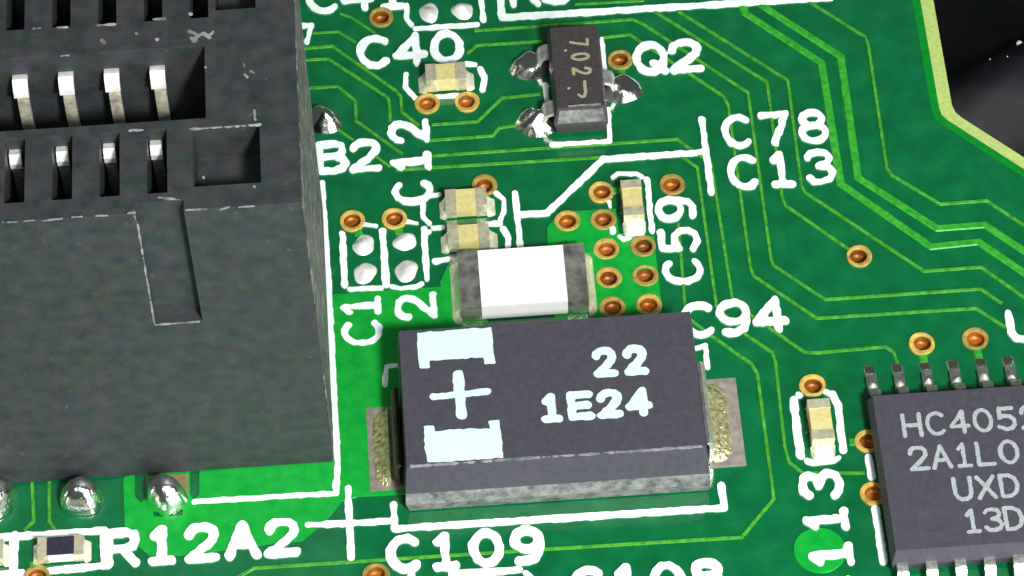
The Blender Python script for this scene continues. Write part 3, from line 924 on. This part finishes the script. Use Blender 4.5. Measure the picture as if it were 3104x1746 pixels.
# ------------------------------------------------------------------ logic chip
IX, IY = 10.49, -6.38
ic = thing('logic_chip', 'dark grey many-legged chip marked HC4052 at the board edge side', 'chip', (IX, IY, 0))
dx, dy = IC_DIMPLE[0] - IX, IC_DIMPLE[1] - IY
bm = loft_box([(0.12, -2.44, 2.44, -2.12, 2.12), (0.50, -2.51, 2.51, -2.21, 2.21), (0.915, -2.42, 2.42, -2.06, 2.06)])
topf = max(bm.faces, key=lambda f: f.calc_center_median().z)
bmesh.ops.delete(bm, geom=[topf], context='FACES_ONLY')
bm_obj('body', bm, M_PKG, ic)
plate('top_face', [(-2.42, -2.06), (2.42, -2.06), (2.42, 2.06), (-2.42, 2.06)], [circle((dx, dy), 0.30, 28)], 0.90, 0.915, M_PKG, ic)
bm = bmesh.new()
lathe(bm, [(0.302, 0.9155), (0.27, 0.911), (0.2, 0.907), (0, 0.906)], 28, dx, dy)
bm_obj('pin_one_dimple', bm, M_PKG, ic, smooth=3.1)
for k, (t, a, b, c) in enumerate(IC_MARKS):
    o = ink('laser_mark', text_prims(t, a, b, c, 0.048, 0.72), 0.90, 0.925, M_LASER, ic, rough=0.015, seed=90 + k, cell=0.018,
            label='grey marking ' + t)
    o.location = (-IX, -IY, 0)
lead_me = pad_me = None
for s in (1, -1):
    for k in range(8):
        x = 8.215 + 0.655 * k - IX
        loc, rot = (x, s * 2.17, 0), (0, 0, 0 if s > 0 else math.pi)
        if lead_me is None:
            o = strip('lead', [(-0.05, 0.50), (0.18, 0.50), (0.30, 0.45), (0.38, 0.32), (0.44, 0.17), (0.54, 0.10), (0.98, 0.10)], 0.25, 0.11,
                      M_LEAD, ic, loc, 0)
            lead_me = o.data
            f = fillet('solder_fillet', 0.36, 0.30, 0.11, M_SOLDER, o, (0, 0.96, 0.0), math.pi / 2, seed=5)
            pad_me = f.data
        else:
            o = link_mesh('lead', lead_me, None, ic, loc, rot)
            link_mesh('solder_fillet', pad_me, None, o, (0, 0.96, 0.0), (0, 0, math.pi / 2))
        if s > 0:
            dome('lead_glint', 0.12, 0.17 + 0.03 * math.sin(k * 2.1), 0.19, M_PADSOLDER, o, (0.01 * math.sin(k * 5), 0.62 + 0.05 * math.sin(k * 3.3), 0.10), seed=200 + k, wob=0.2)  # white domes added as glints on the rear leads


# ------------------------------------------------------------------ two-terminal chip parts
def chip_part(name, label, cat, loc, rotz, L, W, H, term, m_body, group=None, fil=(0.26, 0.26), top=None, seed=0, m_term=M_CHIPTIN):
    t = thing(name, label, cat, loc, rotz, group)
    bm = bmesh.new()
    box(bm, -L / 2 + term * 0.5, L / 2 - term * 0.5, -W / 2 + 0.012, W / 2 - 0.012, 0.03, H - 0.012)
    bevel(bm, 0.025, 2)
    bm_obj('body', bm, m_body, t)
    if top:
        bm = bmesh.new()
        box(bm, -L / 2 + term * 0.9, L / 2 - term * 0.9, -W / 2 + 0.03, W / 2 - 0.03, H - 0.02, H + 0.012)
        bevel(bm, 0.012, 1)
        bm_obj('resistive_layer', bm, top, t)
    for s, fl in ((1, fil[1]), (-1, fil[0])):
        bm = bmesh.new()
        x0, x1 = sorted((s * (L / 2 - term), s * L / 2))
        box(bm, x0, x1, -W / 2, W / 2, 0.02, H)
        bevel(bm, 0.07, 3)
        bm_obj('terminal', bm, m_term, t, smooth=0.6)
        fillet('solder_fillet', fl, W * 1.12, H * 0.62, M_CHIPSOLDER, t, (s * (L / 2 - 0.02), 0, 0.0), 0 if s > 0 else math.pi, seed=seed + s)
    return t


GC = 'tan chip capacitors soldered on the board'
chip_part('chip_capacitor', 'tan chip capacitor lying just below the C40 lettering', 'capacitor', (-1.22, 6.30, 0.03), 0, 1.0, .52, .50, .26,
          M_CERAMIC, GC, (.22, .22), seed=1)
chip_part('chip_capacitor', 'tan chip capacitor right of the upright C12 lettering, upper of two', 'capacitor', (-0.95, 2.40, 0.03), 0, 1.0, .52, .50, .26,
          M_CERAMIC, GC, (.18, .22), seed=2)
chip_part('chip_capacitor', 'tan chip capacitor touching the back of the white block, lower of two', 'capacitor', (-0.95, 1.38, 0.03), 0, 1.0, .50, .45, .26,
          M_CERAMIC, GC, (.2, .22), seed=3)
chip_part('chip_capacitor', 'upright tan chip capacitor beside the C59 lettering', 'capacitor', (3.07, 2.06, 0.03), math.pi / 2, 1.05, .50, .50, .24,
          M_CERAMIC, GC, (.30, .10), seed=4)
chip_part('chip_capacitor', 'upright tan chip capacitor beside the marked logic chip', 'capacitor', (6.86, -4.60, 0.03), math.pi / 2, 1.10, .52, .50, .25,
          M_CERAMIC, GC, (.26, .14), seed=5)
GR = 'black chip resistors in the lower corner'
chip_part('chip_resistor', 'black topped chip resistor just before the R12A2 lettering', 'resistor', (-10.72, -6.50, 0.03), 0, 1.05, .52, .34, .24,
          M_ALUM, GR, (.16, .16), M_RES, seed=6)
chip_part('chip_resistor', 'chip resistor cut off by the photo edge beside the white outline', 'resistor', (-12.55, -6.47, 0.03), 0, 1.05, .52, .34, .24,
          M_ALUM, GR, (.16, .16), M_RES, seed=7)
chip_part('chip_fuse', 'white ceramic chip with metal ends behind the big dark capacitor', 'fuse', (0.26, -0.06, 0.03), 0, 3.05, 1.66, .56, .50,
          M_WHITE, None, (.22, .22), seed=9, m_term=M_FUSETIN)
